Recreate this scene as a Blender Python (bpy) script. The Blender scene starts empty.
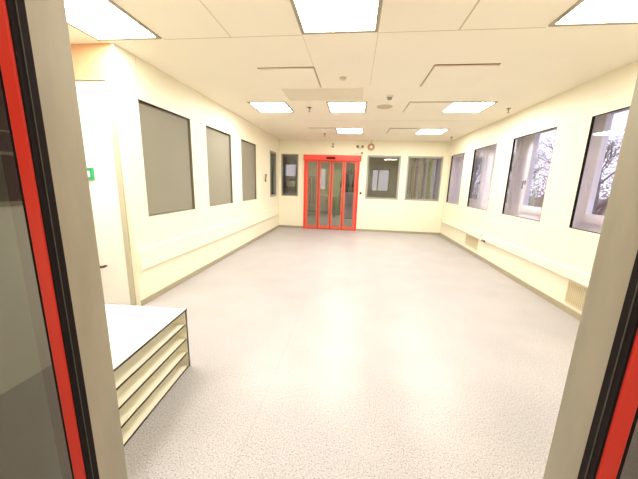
import bpy, bmesh, math, random
from mathutils import Vector, Matrix
random.seed(7)
C = bpy.context.scene.collection
sc = bpy.context.scene

# ------------------------------------------------------------ room measures (metres)
XL, XR, YB, ZC = -2.289, 2.551, 8.478, 2.616
YD = 2.649            # wall with the white door in the alcove
XA = -3.45            # far side of the alcove
XF = 2.80             # facade plane behind the right-hand partition
YN = 12.95            # far wall of the room behind
WB, WT = 0.968, 2.205 # window bottom and top

# ------------------------------------------------------------ materials
def lin(c):
    return tuple(((v/255)/12.92 if v/255 <= 0.04045 else ((v/255+0.055)/1.055)**2.4) for v in c)

def mat(name, rgb, rough=0.5, metal=0.0, noise=0.0, nscale=8.0, spec=0.5, emit=0.0, emit_rgb=None, bump=0.0, stretch=None):
    m = bpy.data.materials.new(name); m.use_nodes = True
    nt = m.node_tree; b = nt.nodes['Principled BSDF']
    col = (*rgb, 1)
    b.inputs['Base Color'].default_value = col
    b.inputs['Roughness'].default_value = rough
    b.inputs['Metallic'].default_value = metal
    b.inputs['Specular IOR Level'].default_value = spec
    if noise or bump:
        tc = nt.nodes.new('ShaderNodeTexCoord'); mp = nt.nodes.new('ShaderNodeMapping')
        if stretch: mp.inputs['Scale'].default_value = stretch
        n = nt.nodes.new('ShaderNodeTexNoise'); n.inputs['Scale'].default_value = nscale; n.inputs['Detail'].default_value = 4
        nt.links.new(tc.outputs['Object'], mp.inputs['Vector']); nt.links.new(mp.outputs['Vector'], n.inputs['Vector'])
        if noise:
            r = nt.nodes.new('ShaderNodeMapRange')
            r.inputs['From Min'].default_value = 0.3; r.inputs['From Max'].default_value = 0.7
            r.inputs['To Min'].default_value = 1-noise; r.inputs['To Max'].default_value = 1+noise
            nt.links.new(n.outputs['Fac'], r.inputs['Value'])
            mx = nt.nodes.new('ShaderNodeVectorMath'); mx.operation = 'SCALE'; mx.inputs[0].default_value = rgb
            nt.links.new(r.outputs['Result'], mx.inputs['Scale']); nt.links.new(mx.outputs['Vector'], b.inputs['Base Color'])
        if bump:
            bp = nt.nodes.new('ShaderNodeBump'); bp.inputs['Strength'].default_value = bump; bp.inputs['Distance'].default_value = 0.01
            nt.links.new(n.outputs['Fac'], bp.inputs['Height']); nt.links.new(bp.outputs['Normal'], b.inputs['Normal'])
    if emit:
        b.inputs['Emission Color'].default_value = (*(emit_rgb or rgb), 1); b.inputs['Emission Strength'].default_value = emit
    return m

def glass_mat(name, tint=(1,1,1), refl=0.12, fres=1.5, rough=0.0):
    m = bpy.data.materials.new(name); m.use_nodes = True
    nt = m.node_tree; nt.nodes.clear()
    out = nt.nodes.new('ShaderNodeOutputMaterial'); mix = nt.nodes.new('ShaderNodeMixShader')
    tr = nt.nodes.new('ShaderNodeBsdfTransparent'); gl = nt.nodes.new('ShaderNodeBsdfGlossy'); fr = nt.nodes.new('ShaderNodeLayerWeight'); fr.inputs['Blend'].default_value = 0.5
    pw = nt.nodes.new('ShaderNodeMath'); pw.operation = 'POWER'; pw.inputs[1].default_value = 5.0
    nt.links.new(fr.outputs['Facing'], pw.inputs[0])
    tr.inputs['Color'].default_value = (*tint, 1); gl.inputs['Roughness'].default_value = rough
    ad = nt.nodes.new('ShaderNodeMath'); ad.operation = 'ADD'; ad.inputs[1].default_value = refl; ad.use_clamp = True
    sk = nt.nodes.new('ShaderNodeMath'); sk.operation = 'MULTIPLY'; sk.inputs[1].default_value = fres; nt.links.new(pw.outputs[0], sk.inputs[0])
    nt.links.new(sk.outputs[0], ad.inputs[0]); nt.links.new(ad.outputs[0], mix.inputs['Fac'])
    nt.links.new(tr.outputs[0], mix.inputs[1]); nt.links.new(gl.outputs[0], mix.inputs[2]); nt.links.new(mix.outputs[0], out.inputs['Surface'])
    return m

def floor_mat():
    m = bpy.data.materials.new('speckled_vinyl'); m.use_nodes = True
    nt = m.node_tree; b = nt.nodes['Principled BSDF']
    tc = nt.nodes.new('ShaderNodeTexCoord')
    n1 = nt.nodes.new('ShaderNodeTexNoise'); n1.inputs['Scale'].default_value = 120; n1.inputs['Detail'].default_value = 5; n1.inputs['Roughness'].default_value = 0.75
    n2 = nt.nodes.new('ShaderNodeTexNoise'); n2.inputs['Scale'].default_value = 2.2; n2.inputs['Detail'].default_value = 3
    n3 = nt.nodes.new('ShaderNodeTexVoronoi'); n3.inputs['Scale'].default_value = 140
    for n in (n1, n2, n3): nt.links.new(tc.outputs['Object'], n.inputs['Vector'])
    cr = nt.nodes.new('ShaderNodeValToRGB')
    cr.color_ramp.elements[0].position = 0.34; cr.color_ramp.elements[0].color = (0.10, 0.098, 0.12, 1)
    cr.color_ramp.elements[1].position = 0.64; cr.color_ramp.elements[1].color = (0.50, 0.475, 0.475, 1)
    e = cr.color_ramp.elements.new(0.48); e.color = (0.40, 0.382, 0.395, 1)
    nt.links.new(n1.outputs['Fac'], cr.inputs['Fac'])
    r2 = nt.nodes.new('ShaderNodeMapRange'); r2.inputs['From Min'].default_value = 0.3; r2.inputs['From Max'].default_value = 0.7
    r2.inputs['To Min'].default_value = 0.93; r2.inputs['To Max'].default_value = 1.06
    nt.links.new(n2.outputs['Fac'], r2.inputs['Value'])
    r3 = nt.nodes.new('ShaderNodeMapRange'); r3.inputs['From Min'].default_value = 0.0; r3.inputs['From Max'].default_value = 0.35
    r3.inputs['To Min'].default_value = 0.95; r3.inputs['To Max'].default_value = 1.0
    nt.links.new(n3.outputs['Distance'], r3.inputs['Value'])
    # welded joint between the two vinyl sheets
    sp = nt.nodes.new('ShaderNodeSeparateXYZ'); nt.links.new(tc.outputs['Object'], sp.inputs[0])
    a1 = nt.nodes.new('ShaderNodeMath'); a1.operation = 'ADD'; a1.inputs[1].default_value = 0.52
    a2 = nt.nodes.new('ShaderNodeMath'); a2.operation = 'ABSOLUTE'; a3 = nt.nodes.new('ShaderNodeMath'); a3.operation = 'LESS_THAN'; a3.inputs[1].default_value = 0.0035
    a4 = nt.nodes.new('ShaderNodeMath'); a4.operation = 'MULTIPLY_ADD'; a4.inputs[1].default_value = -0.11; a4.inputs[2].default_value = 1.0
    nt.links.new(sp.outputs['X'], a1.inputs[0]); nt.links.new(a1.outputs[0], a2.inputs[0]); nt.links.new(a2.outputs[0], a3.inputs[0]); nt.links.new(a3.outputs[0], a4.inputs[0])
    m1 = nt.nodes.new('ShaderNodeMath'); m1.operation = 'MULTIPLY'; m2 = nt.nodes.new('ShaderNodeMath'); m2.operation = 'MULTIPLY'
    nt.links.new(r2.outputs[0], m1.inputs[0]); nt.links.new(r3.outputs[0], m1.inputs[1]); nt.links.new(m1.outputs[0], m2.inputs[0]); nt.links.new(a4.outputs[0], m2.inputs[1])
    v = nt.nodes.new('ShaderNodeVectorMath'); v.operation = 'SCALE'
    nt.links.new(cr.outputs['Color'], v.inputs[0]); nt.links.new(m2.outputs[0], v.inputs['Scale'])
    nt.links.new(v.outputs['Vector'], b.inputs['Base Color'])
    b.inputs['Roughness'].default_value = 0.36; b.inputs['Specular IOR Level'].default_value = 0.6
    return m

M = dict(
    wall=mat('cream_wall_panel', (0.83, 0.79, 0.63), 0.45, noise=0.015, nscale=1.5),
    ceiling=mat('cream_ceiling_panel', (0.89, 0.83, 0.70), 0.5, noise=0.015, nscale=1.2),
    seam=mat('panel_joint', (0.56, 0.48, 0.36), 0.6, noise=0.02),
    floor=floor_mat(),
    skirting=mat('tan_skirting', (0.36, 0.31, 0.21), 0.5, noise=0.03),
    trunk=mat('cream_trunking', (0.86, 0.82, 0.67), 0.4, noise=0.01),
    trunkshade=mat('trunking_groove_shade', (0.62, 0.53, 0.36), 0.5, noise=0.01),
    blind=mat('taupe_roller_blind', (0.275, 0.257, 0.20), 0.8, noise=0.03, nscale=3, bump=0.05),
    bronze=mat('brown_window_gasket', (0.20, 0.165, 0.11), 0.5, noise=0.03),
    black=mat('black_rubber', (0.012, 0.007, 0.007), 0.7, spec=0.15, noise=0.1, nscale=30),
    gasketline=mat('grey_brush_seal', (0.10, 0.085, 0.07), 0.7, spec=0.2, noise=0.1, nscale=60),
    red=mat('red_door_paint', (0.78, 0.042, 0.022), 0.35, noise=0.03, nscale=4),
    leafred=mat('orange_red_leaf_frame', (0.70, 0.11, 0.055), 0.4, noise=0.03),
    redd=mat('dark_red_edge', (0.22, 0.02, 0.01), 0.5, noise=0.05),
    steel=mat('brushed_beige_steel', (0.40, 0.37, 0.285), 0.5, metal=0.25, noise=0.10, nscale=5, stretch=(3, 3, 0.6)),
    steell=mat('polished_steel_edge', (0.55, 0.45, 0.36), 0.3, metal=0.6, noise=0.05),
    greyframe=mat('grey_window_frame', (0.34, 0.32, 0.27), 0.5, noise=0.04),
    white=mat('white_window_plastic', (0.93, 0.90, 0.98), 0.35, noise=0.02),
    whitet=mat('white_laminate', (0.87, 0.86, 0.82), 0.35, noise=0.01),
    creamlam=mat('cream_laminate', (0.88, 0.85, 0.72), 0.45, noise=0.015),
    dark=mat('dark_laminate_edge', (0.035, 0.028, 0.02), 0.5, noise=0.1),
    brown=mat('dark_brown_metal', (0.06, 0.02, 0.012), 0.4, noise=0.05),
    vent=mat('beige_grille', (0.64, 0.55, 0.36), 0.5, noise=0.04),
    plastic=mat('ivory_plastic', (0.75, 0.68, 0.5), 0.4, noise=0.02),
    greenp=mat('green_plastic', (0.02, 0.33, 0.13), 0.4, noise=0.03),
    chrome=mat('dull_chrome', (0.34, 0.30, 0.22), 0.3, metal=0.7, noise=0.03),
    greyp=mat('grey_plastic', (0.20, 0.19, 0.17), 0.5, noise=0.05),
    lamp=mat('lit_diffuser', (1, 1, 1), 0.5, emit=39.0, emit_rgb=(1.0, 0.955, 0.87), noise=0.01),
    fillback=mat('fill_diffuser_behind', (1, 1, 1), 0.5, emit=50, emit_rgb=(1.0, 0.95, 0.88), noise=0.01),
    lightframe=mat('grey_light_frame', (0.36, 0.31, 0.22), 0.4, noise=0.03),
    over=mat('painted_red_bounce', (0.66, 0.37, 0.20), 0.5, noise=0.04, nscale=2),
    bwall=mat('olive_grey_wall', (0.44, 0.42, 0.36), 0.7, noise=0.08, nscale=2),
    bgreen=mat('sage_green_panel', (0.20, 0.27, 0.16), 0.6, noise=0.06),
    lilac=mat('lilac_grey_cabinet', (0.36, 0.33, 0.46), 0.5, noise=0.06),
    cloth=mat('dark_cloth', (0.05, 0.04, 0.06), 0.9, noise=0.2, nscale=12),
    pink=mat('rose_cloth', (0.35, 0.16, 0.17), 0.9, noise=0.15, nscale=12),
    frameg=mat('grey_door_frame', (0.50, 0.46, 0.35), 0.5, noise=0.03),
    farpane=glass_mat('hazy_far_pane', (0.62, 0.60, 0.60), 0.05, 1.0),
    pane=glass_mat('clear_pane', (0.97, 0.965, 0.985), 0.03, 1.0),
    backpane=glass_mat('room_pane', (0.90, 0.91, 0.87), 0.07, 1.0),
    doorpane=glass_mat('grey_green_door_pane', (0.86, 0.86, 0.77), 0.08, 1.0),
    corwall=mat('corridor_wall_paint', (0.84, 0.85, 0.76), 0.6, noise=0.03),
    bark=mat('grey_bark', (0.22, 0.19, 0.18), 0.9, noise=0.25, nscale=9),
    leaf=mat('faded_leaves', (0.42, 0.41, 0.36), 0.8, noise=0.3, nscale=3),
    grass=mat('dull_grass', (0.20, 0.23, 0.12), 0.9, noise=0.3, nscale=2),
    facade=mat('white_facade_lining', (0.90, 0.87, 1.0), 0.5, noise=0.03),
)

# ------------------------------------------------------------ mesh helpers
def hang(o, parent):
    """parent o, whose mesh is laid out in room coordinates"""
    off = Vector(); p = parent
    while p is not None: off += p.location; p = p.parent
    o.data.transform(Matrix.Translation(-off)); o.parent = parent

class MB:
    def __init__(s): s.bm = bmesh.new(); s.mats = []
    def _mi(s, m):
        if m is None: return 0
        if m not in s.mats: s.mats.append(m)
        return s.mats.index(m)
    def box(s, x0, x1, y0, y1, z0, z1, m=None, bev=0.0):
        r = bmesh.ops.create_cube(s.bm, size=1.0); vs = r['verts']
        for v in vs:
            v.co = Vector(((x0+x1)/2 + v.co.x*(x1-x0), (y0+y1)/2 + v.co.y*(y1-y0), (z0+z1)/2 + v.co.z*(z1-z0)))
        fs = {f for v in vs for f in v.link_faces}
        mi = s._mi(m)
        for f in fs: f.material_index = mi
        if bev:
            es = list({e for v in vs for e in v.link_edges})
            r = bmesh.ops.bevel(s.bm, geom=es, offset=bev, segments=2, affect='EDGES', profile=0.5)
            for f in r['faces']: f.material_index = mi
        return s
    def tube(s, p0, p1, r0, r1=None, n=12, m=None, caps=True):
        r1 = r0 if r1 is None else r1
        p0, p1 = Vector(p0), Vector(p1); d = p1-p0
        q = d.to_track_quat('Z', 'Y'); mi = s._mi(m)
        a = [s.bm.verts.new(p0 + q @ Vector((math.cos(t)*r0, math.sin(t)*r0, 0))) for t in [2*math.pi*k/n for k in range(n)]]
        b = [s.bm.verts.new(p1 + q @ Vector((math.cos(t)*r1, math.sin(t)*r1, 0))) for t in [2*math.pi*k/n for k in range(n)]]
        for k in range(n):
            f = s.bm.faces.new((a[k], a[(k+1) % n], b[(k+1) % n], b[k])); f.material_index = mi; f.smooth = n > 6
        if caps:
            f = s.bm.faces.new(list(reversed(a))); f.material_index = mi
            f = s.bm.faces.new(b); f.material_index = mi
        return s
    def lathe(s, c, axis, prof, n=24, m=None):
        """prof: list of (radius, distance along axis)"""
        c = Vector(c); q = Vector(axis).to_track_quat('Z', 'Y'); mi = s._mi(m); rings = []
        for r, t in prof:
            rings.append([s.bm.verts.new(c + q @ Vector((math.cos(a)*r, math.sin(a)*r, t))) for a in [2*math.pi*k/n for k in range(n)]])
        for a, b in zip(rings, rings[1:]):
            for k in range(n):
                f = s.bm.faces.new((a[k], a[(k+1) % n], b[(k+1) % n], b[k])); f.material_index = mi; f.smooth = True
        for ring, rev in ((rings[0], True), (rings[-1], False)):
            f = s.bm.faces.new(list(reversed(ring)) if rev else ring); f.material_index = mi
        return s
    def ringbox(s, axis, at0, at1, u0, u1, z0, z1, w, m=None, wb=None):
        """rectangular frame of bar width w; axis 'x': lies in the YZ plane, 'y': lies in the XZ plane"""
        wb = w if wb is None else wb
        for a, b, c, d in ((u0, u1, z0, z0+wb), (u0, u1, z1-w, z1), (u0, u0+w, z0+wb, z1-w), (u1-w, u1, z0+wb, z1-w)):
            if axis == 'x': s.box(at0, at1, a, b, c, d, m)
            else: s.box(a, b, at0, at1, c, d, m)
        return s
    def build(s, name, m=None, parent=None):
        me = bpy.data.meshes.new(name)
        bmesh.ops.recalc_face_normals(s.bm, faces=s.bm.faces)
        s.bm.to_mesh(me); s.bm.free()
        for mm in (s.mats or [m]): me.materials.append(mm)
        o = bpy.data.objects.new(name, me); C.objects.link(o)
        if parent is not None:
            hang(o, parent)
        return o

def tag(o, label=None, cat=None, group=None, kind=None):
    if label: o['label'] = label
    if cat: o['category'] = cat
    if group: o['group'] = group
    if kind: o['kind'] = kind
    return o

def empty(name, loc, label, cat, group=None, kind=None):
    o = bpy.data.objects.new(name, None); C.objects.link(o); o.location = loc; o.empty_display_size = 0.1
    return tag(o, label, cat, group, kind)

def copy_tree(src, loc, label=None):
    r = src.copy(); C.objects.link(r); r.location = loc
    if label: r['label'] = label
    for ch in list(src.children):
        c = ch.copy(); C.objects.link(c); c.parent = r
        for g in list(ch.children):
            d = g.copy(); C.objects.link(d); d.parent = c
    return r

def struct(mb, name, m, label, cat): return tag(mb.build(name, m), label, cat, kind='structure')

def holed_wall(axis, a0, a1, u0, u1, z0, z1, holes, m):
    """wall slab with rectangular holes (u0,u1,z0,z1) sorted by u"""
    mb = MB()
    def bx(ua, ub, za, zb):
        if ub-ua < 1e-5 or zb-za < 1e-5: return
        if axis == 'x': mb.box(a0, a1, ua, ub, za, zb, m)
        else: mb.box(ua, ub, a0, a1, za, zb, m)
    u = u0
    for h in sorted(holes):
        bx(u, h[0], z0, z1); bx(h[0], h[1], z0, h[2]); bx(h[0], h[1], h[3], z1); u = h[1]
    bx(u, u1, z0, z1)
    return mb

# ------------------------------------------------------------ shell
struct(MB().box(XA-0.1, 3.0, -3.2, YN+0.1, -0.1, 0), 'floor', M['floor'], 'pale grey speckled vinyl floor with a welded joint running lengthwise', 'floor')
struct(MB().box(XA-0.1, 3.0, -3.2, YN+0.1, ZC, ZC+0.1), 'ceiling', M['ceiling'], 'cream metal panel ceiling over the whole room', 'ceiling')

LW = [(2.891, 3.838), (4.255, 5.133), (5.606, 6.451), (7.539, 8.16)]
RW = [(7.316, 8.248), (5.765, 6.764), (4.189, 5.207), (2.62, 3.641)]
BW = [(-2.222, -1.698), (0.312, 1.262), (1.448, 2.408)]
DX0, DX1, DZ = -1.52, 0.104, 2.04
mb = holed_wall('x', XL-0.08, XL, YD, YB+0.08, 0, ZC, [(a, b, WB, WT) for a, b in LW], M['wall'])
mb.box(XL-0.0005, XL+0.0006, 2.905, 2.909, WT+0.01, ZC, M['seam'])
for y in (5.37, 7.0): mb.box(XL-0.0005, XL+0.0006, y, y+0.003, WT-1.0, ZC, M['wall'])
struct(mb, 'wall_left', None, 'cream panel wall with three blinded windows on the left', 'wall')
mb = holed_wall('x', XR, XR+0.03, 0.6, YB+0.08, 0, ZC, [(a, b, WB, WT) for a, b in RW], M['wall'])
for y in (4.19-0.33, 5.49, 7.04): mb.box(XR-0.0006, XR, y, y+0.003, 0, ZC, M['trunk'])
struct(mb, 'wall_right', None, 'cream panel wall with four flush glazed windows looking outside', 'wall')
mb = holed_wall('y', YB, YB+0.08, XL-0.08, XR+0.06, 0, ZC, [(a, b, WB, WT) for a, b in BW] + [(DX0, DX1, 0, DZ)], M['wall'])
struct(mb, 'wall_back', None, 'cream end wall around the red sliding door and three interior windows', 'wall')
mb = holed_wall('y', YD, YD+0.08, XA, XL-0.08, 0, ZC, [(-3.25, -2.40, 0, 2.306)], M['wall'])
mb.box(-3.40, -2.33, YD-0.004, YD, 2.315, ZC, M['over'])  # red light reflected onto the wall above the door, put into the colour
struct(mb, 'wall_alcove', None, 'wall of the left alcove holding the white door, red reflection painted above it', 'wall')
struct(MB().box(XA-0.1, XA, -3.2, YN, 0, ZC), 'wall_outer', M['bwall'], 'plain side wall at the far left of the alcove', 'wall')
mb = holed_wall('y', 0.517, 0.60, XA, 2.95, 0, ZC, [(-0.64, 0.497, 0, 2.12)], M['wall'])
struct(mb, 'wall_front', None, 'wall around the open doorway the room is seen through', 'wall')
struct(MB().box(-2.3, -2.2, -3.1, 0.517, 0, ZC).box(2.0, 2.1, -3.1, 0.517, 0, ZC).box(-2.3, 2.1, -3.2, -3.1, 0, ZC), 'wall_corridor', M['corwall'], 'plain walls of the corridor before the doorway', 'wall')

n = 0
r = empty('window_0', (-2.2, -1.3, 1.2), 'dark interior window in the corridor wall before the doorway', 'window', kind='structure')
MB().ringbox('x', -2.2, -2.185, -2.7, -0.1, 1.2, 2.2, 0.03).box(-2.2, -2.185, -2.67, -0.13, 1.52, 1.54).box(-2.2, -2.185, -2.67, -0.13, 1.66, 1.67).build('window_frame', M['greyframe'], r)
MB().box(-2.199, -2.192, -2.67, -0.13, 1.23, 2.17).build('pane', M['cloth'], r)
# ceiling joints
mb = MB(); z0, z1 = ZC-0.0012, ZC+0.001
def jx(x0, x1, y, w=0.004, m='seam'): mb.box(x0, x1, y-w/2, y+w/2, z0, z1, M[m])
def jy(x, y0, y1, w=0.004, m='seam'): mb.box(x-w/2, x+w/2, y0, y1, z0, z1, M[m])
jx(-1.76, -0.505, 2.61, .006); jx(0.12, 1.376, 2.61, .006)
jy(-1.132, 0.62, 2.61, .006); jy(0.122, 2.61, 3.9, .004); jy(-0.505, 2.61, 3.27, .003); jy(0.748, 1.3, 2.61, .013)
jx(-2.28, 2.5, 5.88, .002)
struct(mb, 'trim_1', None, 'thin joints between the ceiling panels', 'trim')

# skirtings
struct(MB().box(XL, XL+0.014, YD, YB, 0, 0.062), 'baseboard_left', M['skirting'], 'low tan skirting along the left wall', 'baseboard')
struct(MB().box(XR-0.014, XR, 0.6, YB, 0, 0.066), 'baseboard_right', M['skirting'], 'low tan skirting along the right wall', 'baseboard')
struct(MB().box(XL+0.014, DX0, YB-0.014, YB, 0, 0.06).box(DX1, XR-0.014, YB-0.014, YB, 0, 0.06), 'baseboard_back', M['skirting'], 'low tan skirting either side of the red door', 'baseboard')

# ------------------------------------------------------------ windows (numbered from the near left round to the near right)
n = 0
for i, (a, b) in enumerate(LW[:3]):
    n += 1
    r = empty('window_%d' % n, (XL-0.03, (a+b)/2, WB), ['nearest window on the left wall, filled by a taupe blind', 'second window on the left wall, filled by a taupe blind',
              'third window on the left wall, narrow looking, filled by a taupe blind'][i], 'window', kind='structure')
    x0, x1 = XL-0.055, XL+0.001
    MB().box(x0, x1, a, b, WT-0.003, WT, M['bronze']).box(x0, x1, a, a+0.003, WB, WT, M['bronze']).box(x0, x1, b-0.003, b, WB, WT, M['bronze']).box(x0, x1, a, b, WB, WB+0.002, M['trunk']).build('window_frame', None, r)
    MB().box(XL-0.012, XL-0.008, a+0.014, b-0.014, WB+0.014, WT-0.014).build('pane', glass_mat('blind_pane_%d' % i, (0.98, 0.98, 0.98), 0.0, 0.25, 0.3), r)
    bl = empty('roller_blind', (XL-0.045, (a+b)/2, WT-0.03), ['taupe blind drawn shut behind the nearest window of the left wall', 'taupe blind drawn shut behind the second window of the left wall',
               'taupe blind drawn shut behind the third window of the left wall'][i], 'blind', 'taupe blinds drawn shut in the left wall windows')
    MB().box(XL-0.032, XL-0.030, a+0.015, b-0.015, WB+0.02, WT-0.03).build('blind_fabric', M['blind'], bl)
    MB().box(XL-0.036, XL-0.028, a+0.015, b-0.015, WB+0.014, WB+0.024).build('bottom_bar', M['blind'], bl)
    MB().tube((XL-0.036, a+0.015, WT-0.025), (XL-0.036, b-0.015, WT-0.025), 0.009).build('roller', M['bronze'], bl)
a, b = LW[3]; n += 1
r = empty('window_%d' % n, (XL-0.03, (a+b)/2, WB), 'far left-wall window beside the corner, brown framed and dim behind', 'window', kind='structure')
MB().ringbox('x', XL-0.075, XL+0.003, a, b, WB, WT, 0.05).build('window_frame', M['greyframe'], r)
MB().box(XL-0.04, XL-0.036, a+0.05, b-0.05, WB+0.05, WT-0.05).build('pane', M['backpane'], r)
for i, (a, b) in enumerate(BW):
    n += 1
    r = empty('window_%d' % n, ((a+b)/2, YB+0.03, WB), ['narrow grey framed interior window left of the red door', 'grey framed interior window next to the red door on its right',
              'grey framed interior window in the end wall beside the right corner'][i], 'window', kind='structure')
    w = (0.03, 0.055, 0.05)[i]
    MB().ringbox('y', YB-0.004, YB+0.07, a, b, WB, WT, w).build('window_frame', M['greyframe'], r)
    MB().box(a+w, b-w, YB+0.03, YB+0.036, WB+w, WT-w).build('pane', M['backpane'], r)
RN = ['farthest of the black edged windows in the right wall', 'second window of the right wall from the red door end', 'third window of the right wall from the red door end, trees outside',
      'nearest window of the right wall, cut off by the door jamb']
for i, (a, b) in enumerate(RW):
    n += 1
    r = empty('window_%d' % n, (XR+0.03, (a+b)/2, WB), RN[i], 'window', kind='structure')
    MB().ringbox('x', XR-0.001, XR+0.028, a, b, WB, WT, 0.005).build('gasket', M['black'], r)
    MB().box(XR+0.020, XR+0.024, a+0.012, b-0.012, WB+0.012, WT-0.012).build('pane', M['pane'], r)
# facade behind the partition: lining with its own row of white windows
FW = [(y0-1.02, y0) for y0 in (3.87, 5.17, 6.47, 7.77)]
FW = [(1.55, 2.57)] + FW
struct(holed_wall('x', XF+0.03, XF+0.12, 0.6, YB+0.1, 0, ZC, [(a, b, 1.03, 2.36) for a, b in FW], M['facade']), 'wall_facade', None, 'white outer wall seen through the right-hand windows', 'wall')
struct(MB().box(XR+0.03, XF+0.12, YB+0.02, YB+0.1, 0, ZC).box(XR+0.03, XF+0.12, 0.6, 0.68, 0, ZC), 'wall_cavity', M['facade'], 'white ends of the gap behind the right-hand windows', 'wall')
for i, (a, b) in enumerate(FW):
    n += 1
    r = empty('window_%d' % n, (XF+0.03, (a+b)/2, 1.03), ['white plastic outer window nearest the doorway', 'white plastic outer window behind the nearest right-hand glazing',
              'white plastic outer window with trees behind the third right-hand glazing', 'white plastic outer window behind the second right-hand glazing', 'white plastic outer window behind the farthest right-hand glazing'][i], 'window', kind='structure')
    MB().ringbox('x', XF-0.01, XF+0.09, a, b, 1.03, 2.36, 0.05).build('window_frame', M['white'], r)
    s = MB().ringbox('x', XF-0.02, XF+0.05, a+0.045, b-0.045, 1.065, 2.325, 0.065).build('sash', M['white'], r)
    MB().box(XF+0.012, XF+0.018, a+0.105, b-0.105, 1.13, 2.26).build('pane', M['pane'], s)
    hb_ = b if i != 4 else a+0.155
    hm = MB().box(XF-0.03, XF-0.02, hb_-0.090, hb_-0.065, 1.47, 1.54, bev=0.003)
    hm.tube((XF-0.03, hb_-0.077, 1.515), (XF-0.055, hb_-0.077, 1.515), 0.007).box(XF-0.064, XF-0.052, hb_-0.086, hb_-0.068, 1.40, 1.525, bev=0.003)
    hm.build('window_handle', M['white'] if i not in (2, 4) else M['greyp'], s)

# ------------------------------------------------------------ red automatic sliding door in the end wall
d1 = empty('door_1', ((DX0+DX1)/2, YB, 0), 'red framed automatic sliding door with four glass leaves in end wall', 'door', kind='structure')
hd = MB().box(-1.536, 0.14, YB-0.09, YB, 2.035, 2.187, bev=0.006).build('door_header', M['red'], d1)
MB().box(-0.86, -0.60, YB-0.115, YB-0.09, 2.075, 2.125, bev=0.008).build('motion_sensor', M['black'], hd)
MB().box(-1.52, -1.452, YB-0.03, YB+0.075, 0, DZ).box(0.036, 0.104, YB-0.03, YB+0.075, 0, DZ).build('door_frame', M['red'], d1)
xs = [-1.450, -1.080, -0.706, -0.334, 0.034]
for k in range(4):
    x0, x1 = xs[k]+0.004, xs[k+1]-0.004
    y0 = YB-0.012 if k in (0, 3) else YB+0.016
    lf = MB().ringbox('y', y0, y0+0.026, x0, x1, 0.015, DZ-0.002, 0.048, wb=0.085).build('door_leaf', M['leafred'], d1)
    MB().box(x0+0.048, x1-0.048, y0+0.010, y0+0.016, 0.1, DZ-0.05).build('pane', M['doorpane'], lf)
    if k < 3: MB().box(x1-0.012, x1+0.020, y0-0.008, y0-0.0005, 0.02, DZ-0.01).build('seal', M['redd'], lf)
MB().box(DX0, DX1, YB-0.02, YB+0.08, 0.001, 0.012).build('threshold', M['redd'], d1)

# ------------------------------------------------------------ the doorway in front: steel jambs and parked red leaves
d2 = empty('door_2', (-0.07, 0.5, 0), 'open red framed glass sliding doors and steel jambs of the near doorway', 'door', kind='structure')
def jamb(x0, x1):
    return MB().box(min(x0, x1), max(x0, x1), 0.514, 0.60, 0.001, 2.12, bev=0.0015)
jamb(-0.641, -0.62).build('jamb', M['steel'], d2)
jamb(0.477, 0.498).build('jamb', M['steel'], d2)
MB().box(-0.62, 0.477, 0.514, 0.60, 2.10, 2.12).build('jamb', M['steel'], d2)
def leaf(side, xe):
    """xe: leading edge; the leaf runs outwards from it"""
    s = side; w = 1.05
    def bx(mb, u0, u1, y0, y1, z0, z1, m=None, bev=0):
        xa, xb = xe+s*u0, xe+s*u1; mb.box(min(xa, xb), max(xa, xb), y0, y1, z0, z1, m, bev)
    mb = MB(); bx(mb, 0.0005, 0.031, 0.460, 0.487, 0.012, 2.06, bev=0.003); bx(mb, w-0.05, w, 0.460, 0.487, 0.012, 2.06)
    bx(mb, 0.031, w-0.05, 0.460, 0.487, 2.0, 2.06); bx(mb, 0.031, w-0.05, 0.460, 0.487, 0.012, 0.10)
    lf = mb.build('door_leaf', M['red'], d2)
    mb = MB(); bx(mb, -0.004, 0.0005, 0.4625, 0.4735, 0.012, 2.06, M['black']); bx(mb, -0.0055, 0.0005, 0.4735, 0.4748, 0.012, 2.06, M['gasketline']); bx(mb, -0.004, 0.0005, 0.4748, 0.489, 0.012, 2.06, M['black'])
    mb.build('seal', None, lf)
    mb = MB(); bx(mb, 0.031, 0.036, 0.461, 0.486, 0.10, 2.0); mb.build('glazing_bead', M['black'], lf)
    mb = MB(); bx(mb, 0.036, w-0.05, 0.470, 0.474, 0.10, 2.0); mb.build('pane', glass_mat('near_leaf_pane_%s' % ('a' if s < 0 else 'b'), (0.90, 0.90, 0.84), 0.42, 0.8), lf)
leaf(-1, -0.588); leaf(1, 0.451)
MB().box(-0.70, -0.668, 0.495, 0.516, 0.0, 2.12).box(0.524, 0.556, 0.495, 0.516, 0.0, 2.12).build('reflection_bar', mat('painted_reflection_pink', (0.50, 0.32, 0.25), 0.5, noise=0.06), d2)  # bars added to imitate the red stile's reflection in the glass
MB().box(-1.72, 1.6, 0.43, 0.517, 2.08, 2.26, bev=0.005).build('door_header', M['red'], d2)

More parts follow.
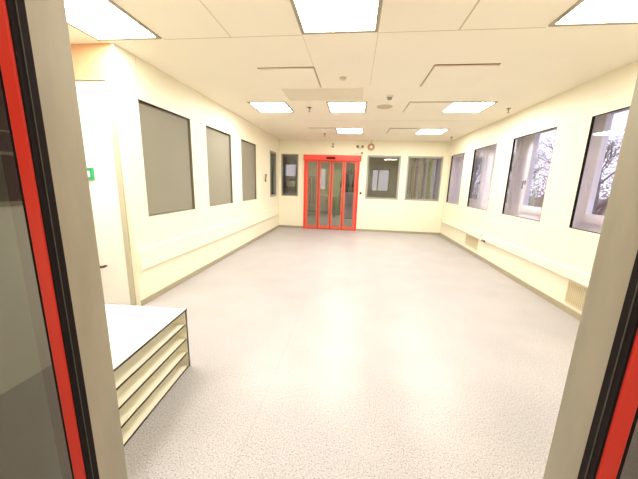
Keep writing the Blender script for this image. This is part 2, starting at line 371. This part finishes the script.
# ------------------------------------------------------------ white door in the alcove
d3 = empty('door_3', (-2.82, YD, 0), 'plain white door in the left alcove with a dark lever', 'door', kind='structure')
MB().box(-2.40, -2.345, YD-0.02, YD+0.05, 0, 2.31, M['frameg']).box(-3.30, -3.25, YD-0.02, YD+0.05, 0, 2.31, M['frameg']).box(-3.25, -2.40, YD-0.02, YD+0.05, 2.30, 2.32, M['skirting']).build('door_frame', None, d3)
lf = MB().box(-3.245, -2.405, YD-0.002, YD+0.045, 0.001, 2.297).build('door_leaf', M['whitet'], d3)
hb = MB(); hb.lathe((-2.845, YD-0.002, 0.425), (0, -1, 0), [(0.026, 0), (0.026, 0.008), (0.012, 0.010), (0.011, 0.05)])
hb.tube((-2.845, YD-0.045, 0.425), (-2.665, YD-0.048, 0.440), 0.012, 0.015).tube((-2.665, YD-0.048, 0.440), (-2.615, YD-0.045, 0.456), 0.015, 0.011)
hb.build('door_handle', M['brown'], lf)
r = empty('exit_button', (-2.71, YD, 1.42), 'small green emergency button plate with white centre on the alcove door', 'button')
MB().box(-2.775, -2.662, YD-0.022, YD-0.002, 1.362, 1.485, bev=0.003).build('plate', M['greenp'], r)
MB().box(-2.755, -2.690, YD-0.030, YD-0.022, 1.392, 1.452, bev=0.002).build('push_pad', M['whitet'], r)

# ------------------------------------------------------------ step-over bench with open shoe shelves
X0, X1, Y0, Y1, H = -1.80, -1.180, 0.70, 1.785, 0.470
bn = empty('shoe_bench', (X1, Y1, 0), 'low white bench with four open shelf tiers and dark edges beside the doorway', 'bench')
def slab(z0, z1, name, top, x1=X1, y1=Y1):
    mb = MB(); mb.box(X0, x1-0.004, Y0, y1-0.004, z0, z1, top)
    mb.box(x1-0.004, x1, Y0, y1, z0, z1, M['dark']); mb.box(X0, x1-0.004, y1-0.004, y1, z0, z1, M['dark'])
    return mb.build(name, None, bn)
slab(H-0.012, H, 'bench_top', M['whitet'], X1+0.003, Y1+0.003)
tier = (H-0.012)/4
for k in range(4):
    z = 0.0 + k*tier
    mb = MB(); mb.box(X0+0.3, X1-0.012, Y0, Y1-0.014, z, z+0.008, M['creamlam']).box(X1-0.012, X1-0.006, Y0, Y1-0.014, z-0.0 , z+0.007, M['dark'])
    mb.build('shelf', None, bn)
mb = MB(); mb.box(X0, X1-0.004, Y1-0.014, Y1-0.002, 0, H-0.012, M['creamlam']).box(X1-0.004, X1, Y1-0.012, Y1, 0, H-0.012, M['dark']); mb.build('end_panel', None, bn)
mb = MB(); mb.box(X0, X1-0.004, Y0, Y0+0.012, 0, H-0.012, M['creamlam']).box(X1-0.004, X1, Y0, Y0+0.012, 0, H-0.012, M['dark']); mb.build('end_panel', None, bn)
MB().box(X0+0.29, X0+0.30, Y0+0.012, Y1-0.014, 0, H-0.012).build('back_panel', M['creamlam'], bn)

bn.rotation_euler.z = math.radians(3.6)

# ------------------------------------------------------------ wall trunking, vents, sockets
r = empty('wall_trunking', (XL, 5.5, 0.4), 'long cream cable trunking along the left wall below the blinds', 'trunking')
MB().box(XL, XL+0.032, YD+0.03, YB-0.10, 0.405, 0.63, bev=0.004).build('trunking_cover', M['trunk'], r)
MB().box(XL, XL+0.030, YD+0.03, YB-0.10, 0.396, 0.405).build('shade_strip', M['trunkshade'], r)  # shade along the trunking's lower edge, painted as a tan strip
MB().box(XL, XL+0.034, YD+0.022, YD+0.03, 0.396, 0.632).build('end_cap', M['trunk'], r)
r = empty('wall_trunking', (XR, 5.0, 0.4), 'long cream cable trunking along the right wall under the windows', 'trunking')
MB().box(XR-0.040, XR, 0.9, YB-0.14, 0.43, 0.52, bev=0.004).build('trunking_cover', M['trunk'], r)
MB().box(XR-0.048, XR, 0.9, YB-0.14, 0.402, 0.427, bev=0.002).build('front_lip', M['trunk'], r)
MB().box(XR-0.040, XR, 0.9, YB-0.14, 0.392, 0.430).build('shade_strip', M['trunkshade'], r)  # groove plus painted shade below the lip
MB().box(XR-0.048, XR, YB-0.14, YB-0.12, 0.400, 0.50).build('end_cap', M['vent'], r)
for (a, b, z0, z1, lb) in ((5.95, 6.56, 0.14, 0.388, 'beige slatted grille low on the right wall, far one'), (2.84, 3.46, 0.11, 0.385, 'beige slatted grille low on the right wall, near one by the jamb')):
    r = empty('wall_vent', (XR, (a+b)/2, z0), lb, 'vent', 'grilles low on the right wall')
    MB().ringbox('x', XR-0.012, XR, a, b, z0, z1, 0.02).build('vent_frame', M['vent'], r)
    mb = MB(); mb.box(XR-0.003, XR-0.001, a+0.02, b-0.02, z0+0.02, z1-0.02, M['skirting'])
    k = a+0.03
    while k < b-0.03: mb.box(XR-0.010, XR-0.003, k, k+0.014, z0+0.02, z1-0.02, M['vent']); k += 0.026
    mb.build('grille', None, r)
r = empty('wall_socket', (XR-0.09, 5.69, 0.41), 'small dark socket clipped under the right wall trunking', 'socket')
MB().box(XR-0.080, XR-0.048, 5.55, 5.65, 0.386, 0.424, bev=0.006).build('housing', M['greyp'], r)
MB().tube((XR-0.065, 5.55, 0.405), (XR-0.065, 5.51, 0.400), 0.012, 0.009).build('plug', M['black'], r)
MB().box(XR-0.048, XR-0.040, 5.72, 5.78, 0.475, 0.50, bev=0.002).build('cable_clip', M['greyframe'], r)
r = empty('wall_phone', (XL, 7.11, 1.5), 'small dark handset hanging on the left wall near the corner', 'phone')
MB().box(XL, XL+0.02, 7.03, 7.11, 1.42, 1.56, bev=0.004).build('cradle', M['plastic'], r)
hs = MB(); hs.tube((XL+0.035, 7.055, 1.40), (XL+0.035, 7.10, 1.545), 0.013); hs.lathe((XL+0.02, 7.05, 1.40), (1, 0, 0), [(0.024, 0), (0.026, 0.02), (0.014, 0.03)], 14); hs.lathe((XL+0.02, 7.105, 1.55), (1, 0, 0), [(0.022, 0), (0.024, 0.02), (0.014, 0.03)], 14)
hs.build('handset', M['greyp'], r)
r = empty('push_button', (0.177, YB, 1.13), 'small dark door button on end wall right of the red door', 'button')
MB().box(0.135, 0.22, YB-0.010, YB, 1.075, 1.18, bev=0.003).build('plate', M['plastic'], r)
MB().lathe((0.177, YB-0.010, 1.128), (0, -1, 0), [(0.028, 0), (0.030, 0.008), (0.018, 0.016), (0.006, 0.018)], 16).build('button_cap', M['black'], r)
r = empty('wall_switch', (0.17, YB, 1.65), 'small ivory switch on end wall above the door button', 'switch')
MB().box(0.135, 0.215, YB-0.008, YB, 1.60, 1.68, bev=0.003).build('plate', M['plastic'], r)
MB().box(0.155, 0.195, YB-0.014, YB-0.008, 1.62, 1.66, bev=0.003).build('rocker', M['vent'], r)
# twin-head emergency lamp above the door's right end
r = empty('wall_lamp', (0.10, YB, 2.42), 'twin-head grey emergency lamp above the right end of red door', 'lamp')
MB().box(0.045, 0.155, YB-0.035, YB, 2.37, 2.415, bev=0.005).build('lamp_body', M['plastic'], r)
for x in (0.035, 0.145):
    hd = MB().lathe((x, YB-0.02, 2.45), (-0.25 if x < 0.1 else 0.25, -1, -0.35), [(0.012, 0), (0.030, 0.02), (0.040, 0.06), (0.038, 0.07)], 16).build('lamp_head', M['greyp'], r)
    MB().tube((x, YB-0.02, 2.41), (x, YB-0.022, 2.45), 0.007).build('lamp_arm', M['greyp'], hd)
r = empty('door_detector', (0.155, YB, 2.26), 'little dark detector on end wall just over the header corner', 'sensor')
MB().box(0.12, 0.19, YB-0.012, YB, 2.235, 2.295, bev=0.003).build('plate', M['plastic'], r)
MB().lathe((0.155, YB-0.012, 2.265), (0, -1, -0.3), [(0.024, 0), (0.024, 0.03), (0.012, 0.04)], 14).build('lens', M['greyp'], r)
# round alarm sounder
r = empty('alarm_sounder', (0.40, YB, 2.43), 'round alarm with a ringed face on end wall above the interior window', 'alarm')
MB().lathe((0.40, YB, 2.43), (0, -1, 0), [(0.105, 0), (0.105, 0.035), (0.095, 0.045)], 32).build('housing', M['vent'], r)
MB().lathe((0.40, YB-0.045, 2.43), (0, -1, 0), [(0.088, 0), (0.088, 0.006), (0.040, 0.010)], 32).build('ring', mat('pinkish_ring', (0.50, 0.28, 0.20), 0.5, noise=0.05), r)
MB().lathe((0.40, YB-0.055, 2.43), (0, -1, 0), [(0.042, 0), (0.040, 0.02), (0.02, 0.03)], 24).build('dome', M['whitet'], r)
MB().tube((0.40, YB-0.03, 2.53), (0.40, YB-0.03, ZC), 0.012).build('conduit', M['vent'], r)
r = empty('wall_sensor', (-0.69, YB, 2.47), 'tiny two-part motion sensor centred above the red door', 'sensor')
MB().box(-0.715, -0.665, YB-0.03, YB, 2.475, 2.52, bev=0.006).build('mount', M['greyframe'], r)
MB().box(-0.725, -0.655, YB-0.045, YB, 2.40, 2.455, bev=0.010).build('sensor_body', M['greyframe'], r)

# ------------------------------------------------------------ ceiling lights
def light(cx, cy, label, w=0.622, l=0.615):
    r = empty('ceiling_light', (cx, cy, ZC), label, 'ceiling light', 'square recessed panel lights in the ceiling')
    mb = MB(); t = 0.030; x0, x1, y0, y1 = cx-w/2, cx+w/2, cy-l/2, cy+l/2
    for a, b, c, d in ((x0, x1, y0, y0+t), (x0, x1, y1-t, y1), (x0, x0+t, y0+t, y1-t), (x1-t, x1, y0+t, y1-t)): mb.box(a, b, c, d, ZC-0.010, ZC-0.0005)
    mb.build('light_frame', M['lightframe'], r)
    MB().box(x0+t, x1-t, y0+t, y1-t, ZC-0.006, ZC-0.001).build('diffuser', M['lamp'], r)
    return r
L0 = light(-2.072, 2.275, 'square ceiling light in the nearest row, over the alcove door')
for cx, cy, lb in ((-0.192, 2.275, 'square ceiling light in the nearest row, in the middle above the aisle'), (1.690, 2.275, 'square ceiling light in the nearest row, towards the windows wall'),
                   (-1.446, 4.905, 'square ceiling light in the second row, nearest the blinded wall'), (-0.192, 4.905, 'square ceiling light in the second row, beyond the grey ceiling panel'),
                   (1.655, 4.905, 'square ceiling light in the second row, nearest the outside windows'), (-0.192, 7.005, 'square ceiling light in the last row, in front of the red door'),
                   (1.655, 7.005, 'square ceiling light in the last row, before the end wall windows')):
    copy_tree(L0, (cx, cy, ZC), lb)

r = empty('ceiling_light', (-3.0, 1.55, ZC), 'added panel light brightening the alcove door, hidden behind the left jamb', 'ceiling light')  # lamp added out of view to whiten the alcove door
MB().box(-3.32, -2.68, 1.23, 1.87, ZC-0.008, ZC-0.003).build('light_frame', M['lightframe'], r)
MB().box(-3.30, -2.70, 1.25, 1.85, ZC-0.012, ZC-0.008).build('diffuser', mat('alcove_fill_diffuser', (1, 1, 1), 0.5, emit=24.0, emit_rgb=(1, 0.97, 0.88), noise=0.01), r)
# ceiling hatches
def hatch(x0, x1, y0, y1, near, side, label, drop=0.014, nm='dark', wn=0.012):
    r = empty('ceiling_hatch', ((x0+x1)/2, (y0+y1)/2, ZC), label, 'ceiling panel', 'lift-out panels in the ceiling')
    MB().box(x0+0.006, x1-0.006, y0+0.006, y1-0.004, ZC-drop, ZC-0.002).build('panel', M['ceiling'], r)
    mb = MB(); mb.box(x0, x1, y0-wn, y0+0.002, ZC-0.004, ZC-0.0005, M[near])
    if side == 'r': mb.box(x1-0.002, x1+0.009, y0, y1, ZC-0.004, ZC-0.0005, M['skirting'])
    if side == 'l': mb.box(x0-0.009, x0+0.002, y0, y1, ZC-0.004, ZC-0.0005, M['skirting'])
    mb.build('gap', None, r)
hatch(-1.132, -0.505, 3.28, 3.93, 'bronze', 'r', 'ceiling panel with a dark front gap, left of centre before the grey panel')
hatch(0.745, 1.372, 3.28, 3.93, 'redd', 'l', 'ceiling panel with a reddish front gap, between the first and second light rows')
hatch(0.745, 1.372, 4.62, 5.22, 'skirting', 'l', 'ceiling panel right beside the window-side light of the second row', wn=0.02)
hatch(-1.132, -0.51, 6.70, 7.32, 'skirting', 'r', 'ceiling panel left of the light in front of red door', wn=0.035)
hatch(0.70, 1.32, 6.66, 7.32, 'skirting', 'l', 'ceiling panel beside the last row light over the end windows', wn=0.035)
r = empty('ceiling_grille', (-0.50, 4.25, ZC), 'wide greyish air panel in the ceiling before the middle light', 'air panel')
MB().box(-1.045, 0.045, 3.965, 4.51, ZC-0.004, ZC-0.0005).build('panel', mat('greyish_air_panel', (0.74, 0.675, 0.53), 0.6, noise=0.02), r)
mb = MB(); mb.box(-1.05, 0.05, 3.96, 3.965, ZC-0.006, ZC-0.0005).box(-1.05, 0.05, 4.51, 4.515, ZC-0.006, ZC-0.0005).box(-1.05, -1.045, 3.965, 4.51, ZC-0.006, ZC-0.0005).box(0.045, 0.05, 3.965, 4.51, ZC-0.006, ZC-0.0005).build('panel_frame', M['ceiling'], r)

def sprinkler(x, y, label):
    r = empty('sprinkler', (x, y, ZC), label, 'sprinkler', 'sprinkler heads in the ceiling')
    MB().lathe((x, y, ZC), (0, 0, -1), [(0.036, 0), (0.034, 0.006), (0.016, 0.012)], 18).build('collar', M['chrome'], r)
    mb = MB().tube((x, y, ZC-0.01), (x, y, ZC-0.035), 0.011)
    for s in (-1, 1): mb.tube((x+s*0.011, y, ZC-0.034), (x+s*0.004, y, ZC-0.066), 0.003, n=6)
    mb.build('sprinkler_body', M['chrome'], r)
    MB().lathe((x, y, ZC-0.064), (0, 0, -1), [(0.020, 0), (0.021, 0.003), (0.006, 0.006)], 16).build('deflector', M['chrome'], r)
sprinkler(-0.817, 4.93, 'sprinkler between the left and middle lights of the second row')
sprinkler(2.30, 4.99, 'sprinkler close to the windows wall, beside the second light row')
sprinkler(2.34, 7.75, 'sprinkler in the far ceiling corner on the windows side')
sprinkler(-0.826, 7.45, 'sprinkler just in front of the red door, behind the last light')
r = empty('ceiling_detector', (0.416, 4.33, ZC), 'small dark domed detector in the ceiling right of middle light', 'detector')
MB().lathe((0.416, 4.33, ZC), (0, 0, -1), [(0.052, 0), (0.050, 0.012), (0.03, 0.016)], 20).build('base', M['plastic'], r)
MB().lathe((0.416, 4.33, ZC-0.015), (0, 0, -1), [(0.034, 0), (0.030, 0.028), (0.012, 0.036)], 20).build('dome', M['greyframe'], r)
r = empty('smoke_detector', (-0.206, 3.60, ZC), 'small pale detector in the ceiling between near and second lights', 'detector')
MB().lathe((-0.206, 3.60, ZC), (0, 0, -1), [(0.040, 0), (0.040, 0.010), (0.026, 0.012)], 20).build('base', M['vent'], r)
MB().lathe((-0.206, 3.60, ZC-0.012), (0, 0, -1), [(0.028, 0), (0.026, 0.018), (0.010, 0.022)], 20).build('dome', M['plastic'], r)
r = empty('ceiling_speaker', (0.40, 4.88, ZC), 'flat round beige disc in the ceiling behind the dark detector', 'speaker')
MB().lathe((0.40, 4.88, ZC), (0, 0, -1), [(0.125, 0), (0.122, 0.006), (0.112, 0.008)], 32).build('speaker_ring', M['vent'], r)
MB().lathe((0.40, 4.88, ZC-0.006), (0, 0, -1), [(0.110, 0), (0.108, 0.004), (0.05, 0.006)], 32).build('speaker_mesh', mat('beige_speaker_mesh', (0.62, 0.53, 0.37), 0.7, noise=0.05, nscale=80), r)

# ------------------------------------------------------------ room beyond the end wall
struct(holed_wall('y', YN, YN+0.1, XA, 3.0, 0, ZC, [(-3.25, -2.62, 1.6, 2.2), (-1.62, -1.30, 1.05, 2.05), (0.72, 1.50, 1.07, 2.05)], M['bwall']), 'wall_far', None, 'olive grey far wall of the room behind the red door', 'wall')
struct(MB().box(2.62, 2.72, YB+0.1, YN, 0, ZC), 'wall_neighbour', M['bwall'], 'side wall of the room behind the red door', 'wall')
for i, (a, b, c, d) in enumerate([(-3.25, -2.62, 1.6, 2.2), (-1.62, -1.30, 1.05, 2.05), (0.72, 1.50, 1.07, 2.05)]):
    n += 1
    r = empty('window_%d' % n, ((a+b)/2, YN, c), ['bright high window seen through the narrow window left of red door', 'bright narrow window seen through the red door', 'bright window seen through the pane beside red door'][i], 'window', kind='structure')
    mb = MB().ringbox('y', YN-0.01, YN+0.08, a, b, c, d, 0.05)
    if i == 2: mb.box(0.98, 1.03, YN, YN+0.06, c, d)
    mb.build('window_frame', M['greyframe'] if i else M['lilac'], r)
    MB().box(a+0.05, b-0.05, YN+0.04, YN+0.045, c+0.05, d-0.05).build('pane', M['farpane'], r)
struct(MB().box(-3.5, 3.0, YN-0.012, YN-0.001, 0, 0.12), 'baseboard_far', M['greyp'], 'dark skirting of the room behind the red door', 'baseboard')
# coat stand with dark coats
r = empty('coat_stand', (-0.18, 12.2, 0), 'dark coat stand seen through the right leaf of red door', 'coat stand')
MB().tube((-0.18, 12.2, 0.03), (-0.18, 12.2, 1.95), 0.02).build('pole', M['greyp'], r)
MB().lathe((-0.18, 12.2, 0), (0, 0, 1), [(0.22, 0), (0.22, 0.02), (0.04, 0.05)], 24).build('base', M['greyp'], r)
mb = MB()
for a in range(6):
    c, s_ = math.cos(a*math.pi/3), math.sin(a*math.pi/3); mb.tube((-0.18, 12.2, 1.78), (-0.18+0.28*c, 12.2+0.28*s_, 1.90), 0.012, n=8)
mb.build('hooks', M['greyp'], r)
def garment(x, y, zt, m, label):
    bm = MB()
    bm.lathe((x, y, zt), (0, 0, -1), [(0.03, 0), (0.09, 0.05), (0.13, 0.22), (0.12, 0.5), (0.15, 0.86)], 16)
    for s_ in (-1, 1): bm.tube((x+s_*0.09, y, zt-0.08), (x+s_*0.17, y, zt-0.62), 0.05, 0.04, 10)
    o = bm.build('coat', m); tag(o, label, 'coat'); return o
garment(-0.42, 12.1, 1.84, M['cloth'], 'dark coat hanging on the left of the coat stand behind red door')
garment(0.06, 12.1, 1.84, M['cloth'], 'dark coat hanging on the right of the coat stand behind red door')
# tall grey-lilac cabinet low in the right leaf, and a green screen
r = empty('storage_cabinet', (-0.22, 11.3, 0), 'lilac grey low cabinet behind the right leaf of red door', 'cabinet')
MB().box(-0.42, 0.10, 11.2, 11.5, 0.05, 1.05, bev=0.01).build('cabinet_body', M['lilac'], r)
for x in (-0.40, -0.155):
    dd = MB().box(x, x+0.235, 11.185, 11.2, 0.09, 1.02, bev=0.003).build('door', M['lilac'], r)
    MB().box(x+0.19 if x < -0.2 else x+0.03, x+0.205 if x < -0.2 else x+0.045, 11.17, 11.185, 0.5, 0.62).build('handle', M['greyp'], dd)
MB().box(-0.40, 0.08, 11.22, 11.48, 0, 0.05).build('plinth', M['greyp'], r)
r = empty('storage_cabinet', (-0.85, 12.6, 0), 'tall sage green cabinet behind the middle leaves of red door', 'cabinet')
MB().box(-1.16, -0.62, 12.5, 12.9, 0.04, 1.95, bev=0.01).build('cabinet_body', M['bgreen'], r)
for x in (-1.15, -0.885): MB().box(x, x+0.255, 12.485, 12.5, 0.08, 1.92).build('door', M['bgreen'], r)
MB().box(-1.14, -0.64, 12.52, 12.88, 0, 0.04).build('plinth', M['greyp'], r)
r = empty('work_table', (-1.35, 11.7, 0), 'long pale work table behind the left leaves of red door', 'table')
MB().box(-1.95, -0.75, 11.4, 12.0, 0.84, 0.88, bev=0.005).build('tabletop', M['greyframe'], r)
for x, y in ((-1.9, 11.45), (-0.8, 11.45), (-1.9, 11.95), (-0.8, 11.95)): MB().box(x-0.02, x+0.02, y-0.02, y+0.02, 0, 0.84).build('leg', M['greyp'], r)
# person-high draped gown rack left leaf
r = empty('gown_rack', (-1.60, 10.6, 0), 'rolling rack hung with dull gowns behind the left leaf of red door', 'rack')
mb = MB(); mb.tube((-1.80, 10.6, 0.05), (-1.80, 10.6, 1.6), 0.016).tube((-1.42, 10.6, 0.05), (-1.42, 10.6, 1.6), 0.016).tube((-1.80, 10.6, 1.6), (-1.42, 10.6, 1.6), 0.016)
mb.tube((-1.80, 10.4, 0.05), (-1.80, 10.8, 0.05), 0.016).tube((-1.42, 10.4, 0.05), (-1.42, 10.8, 0.05), 0.016); mb.build('rack_frame', M['greyp'], r)
for x, m, nm in ((-1.70, 'pink', 'rose gown, left one on the rack behind red door'), (-1.52, 'greyp', 'grey gown, right one on the rack behind red door')):
    bm = MB(); bm.lathe((x, 10.6, 1.57), (0, 0, -1), [(0.015, 0), (0.06, 0.05), (0.075, 0.25), (0.07, 0.6), (0.085, 0.95)], 14)
    tag(bm.build('gown', M[m]), nm, 'gown')
# coloured slats for the vertical streaks in the window beside the right corner
r = empty('vertical_slats', (1.93, YB+0.24, WT), 'row of vertical slats in olive, rose and lilac behind corner window', 'blind')
MB().box(1.42, 2.44, YB+0.21, YB+0.27, WT-0.03, WT+0.03).build('headrail', M['greyp'], r)
sm = [mat('tinted_slat_%d' % i, c, 0.7, noise=0.05) for i, c in enumerate([(0.30, 0.28, 0.20), (0.42, 0.38, 0.48), (0.18, 0.15, 0.10), (0.34, 0.25, 0.24), (0.45, 0.40, 0.34), (0.30, 0.26, 0.46), (0.25, 0.27, 0.16), (0.50, 0.46, 0.66)])]
order = [2, 0, 1, 0, 2, 3, 3, 1, 0, 2, 5, 4, 6, 0, 1, 7, 5, 7]
for k, q in enumerate(order):
    x = 1.45 + k*0.054
    bm = MB(); bm.box(x, x+0.046, YB+0.235+0.01*(k % 2), YB+0.238+0.01*(k % 2), WB-0.15, WT-0.03); bm.build('slat', sm[q], r)
# shelving rack behind the narrow window
r = empty('storage_rack', (-2.1, 9.6, 0), 'dark storage rack behind the narrow window left of red door', 'rack')
for x, y in ((-2.75, 9.4), (-1.95, 9.4), (-2.75, 9.8), (-1.95, 9.8)): MB().box(x-0.02, x+0.02, y-0.02, y+0.02, 0, 1.9).build('upright', M['greyp'], r)
for z in (0.3, 0.75, 1.2): MB().box(-2.75, -1.95, 9.4, 9.8, z, z+0.03).build('shelf', M['greyp'], r)
MB().box(-2.73, -2.0, 9.82, 9.83, 0.33, 1.5).build('back_panel', M['lilac'], r)
# pale crates on rack
for x, z, m, lb in ((-2.68, 1.23, 'lilac', 'lilac grey box on the top shelf of the storage rack, left'), (-2.33, 1.23, 'bwall', 'olive box on the top shelf of the storage rack, right')):
    bm = MB(); bm.box(x, x+0.28, 9.45, 9.75, z, z+0.2, bev=0.008).box(x-0.006, x+0.286, 9.444, 9.756, z+0.17, z+0.2); tag(bm.build('storage_box', M[m]), lb, 'box')
# added panel light, itself unseen, that brightens the room beyond
for cx, cy, lb in ((-0.7, 10.9, 'added panel light brightening the room behind the red door'), ):
    r = empty('ceiling_light', (cx, cy, ZC), lb, 'ceiling light')
    mb = MB()
    for a, b, c, d in ((cx-.32, cx+.32, cy-.32, cy-.3), (cx-.32, cx+.32, cy+.3, cy+.32), (cx-.32, cx-.3, cy-.3, cy+.3), (cx+.3, cx+.32, cy-.3, cy+.3)): mb.box(a, b, c, d, ZC-0.01, ZC-0.001)
    mb.build('light_frame', M['lightframe'], r)
    MB().box(cx-.3, cx+.3, cy-.3, cy+.3, ZC-0.006, ZC-0.001).build('diffuser', M['fillback'], r)
# unseen corridor light behind the viewer, added to brighten jambs and red leaves
r = empty('ceiling_light', (-0.1, -1.1, ZC), 'added panel light in the corridor ceiling, unseen, brightening the doorway', 'ceiling light')
MB().box(-0.42, 0.22, -1.42, -0.78, ZC-0.010, ZC-0.007).build('light_frame', M['lightframe'], r)
MB().box(-0.40, 0.20, -1.40, -0.80, ZC-0.014, ZC-0.010).build('diffuser', mat('corridor_fill_diffuser', (1, 1, 1), 0.5, emit=34.0, emit_rgb=(1, 0.93, 0.80), noise=0.01), r)

# ------------------------------------------------------------ outdoors
tag(MB().box(2.95, 60, -20, 80, -0.7, -0.6).build('ground', M['grass']), 'dull green ground outside the windows', 'ground', kind='structure')
def tree(x, y, h, lb, seed, leaves=900, spread=1.0):
    rd = random.Random(seed)
    r = empty('tree', (x, y, -0.6), lb, 'tree', 'trees outside the right-hand windows')
    mb = MB(); tips = []
    def br(p, d, L, rad, dep):
        q = p + d*L; mb.tube(p, q, rad, rad*0.68, 6 if dep < 2 else 4, caps=False)
        if dep >= 5: tips.append(q); return
        if dep >= 3: tips.append(q)
        for k in range(3 if dep < 4 else 2):
            nd = (d + Vector((rd.uniform(-1, 1), rd.uniform(-1, 1), rd.uniform(-0.45, 0.75)))*0.75*spread).normalized()
            br(q if k else p + d*L*rd.uniform(0.6, 0.95), nd, L*rd.uniform(0.6, 0.85), rad*0.6, dep+1)
    br(Vector((x, y, -0.6)), Vector((rd.uniform(-.1, .1), rd.uniform(-.1, .1), 1)).normalized(), h*0.27, h*0.020, 0)
    mb.build('trunk', M['bark'], r)
    bm = bmesh.new()
    for _ in range(leaves):
        t = rd.choice(tips); p = t + Vector((rd.gauss(0, .22), rd.gauss(0, .22), rd.gauss(0, .22))); s = rd.uniform(.025, .06)
        u = Vector((rd.gauss(0, 1), rd.gauss(0, 1), rd.gauss(0, 1))).normalized(); w = u.orthogonal().normalized()
        bm.faces.new([bm.verts.new(p+u*s), bm.verts.new(p+w*s*.6), bm.verts.new(p-u*s), bm.verts.new(p-w*s*.6)])
    me = bpy.data.meshes.new('foliage'); bm.to_mesh(me); bm.free(); me.materials.append(M['leaf'])
    o = bpy.data.objects.new('foliage', me); C.objects.link(o); hang(o, r)
tree(7.2, 9.2, 5.4, 'bare twiggy tree outside the nearest right-hand window', 1, 2200)
tree(11.5, 13.0, 6.2, 'tall thin-leaved tree outside, just beyond the nearest right-hand window', 2, 2200)
tree(7.6, 14.2, 5.6, 'twiggy tree outside the third right-hand window', 3, 2400)
tree(13.5, 21.0, 6.6, 'larger greyish tree outside behind the third right-hand window', 4, 2400)
tree(7.6, 19.8, 6.0, 'distant bare tree outside the second right-hand window', 5, 1500)
tree(9.0, 26.0, 7.0, 'distant bare tree outside the farthest right-hand window', 6, 1500)
tree(6.8, 3.6, 5.0, 'bare tree outside close to the doorway end of windows wall', 8, 1200)
bm = bmesh.new(); rd = random.Random(11)
for _ in range(14000):
    p = Vector((16+rd.uniform(-.8, .8), rd.uniform(10, 44), -0.6+abs(rd.gauss(0, 1.9)))); s = rd.uniform(.05, .14)
    u = Vector((rd.gauss(0, 1), rd.gauss(0, 1), rd.gauss(0, 1))).normalized(); w = u.orthogonal().normalized()
    bm.faces.new([bm.verts.new(p+u*s), bm.verts.new(p+w*s*.6), bm.verts.new(p-u*s), bm.verts.new(p-w*s*.6)])
me = bpy.data.meshes.new('undergrowth'); bm.to_mesh(me); bm.free(); me.materials.append(M['leaf'])
o = bpy.data.objects.new('garden_undergrowth', me); C.objects.link(o); tag(o, 'loose greyish undergrowth behind the trees outside', 'undergrowth', kind='stuff')

w = bpy.data.worlds.new('sky'); sc.world = w; w.use_nodes = True
bg = w.node_tree.nodes['Background']; bg.inputs['Color'].default_value = (0.80, 0.78, 0.93, 1); bg.inputs['Strength'].default_value = 2.0

# ------------------------------------------------------------ camera
rt = Vector((0.99173606, 0.12483926, 0.0295762)); up = Vector((-0.05379291, 0.19533583, 0.97926005)); fw = Vector((-0.11647281, 0.97275849, -0.20043705))
cam = bpy.data.cameras.new('camera'); co = bpy.data.objects.new('camera', cam); C.objects.link(co)
m = Matrix.Identity(4)
for i in range(3): m[i][0], m[i][1], m[i][2] = rt[i], up[i], -fw[i]
m.translation = Vector((0, 0, 1.41)); co.matrix_world = m
cam.sensor_fit = 'HORIZONTAL'; cam.sensor_width = 36; cam.lens = 280.415/638*36; cam.clip_start = 0.02; cam.clip_end = 200
sc.camera = co

sc.view_settings.view_transform = 'Standard'; sc.view_settings.look = 'None'; sc.view_settings.exposure = 0.0; sc.view_settings.gamma = 1.0
sc.cycles.use_denoising = True; sc.cycles.max_bounces = 12; sc.cycles.diffuse_bounces = 8; sc.cycles.transparent_max_bounces = 16
sc.cycles.sample_clamp_indirect = 10; sc.cycles.caustics_reflective = False
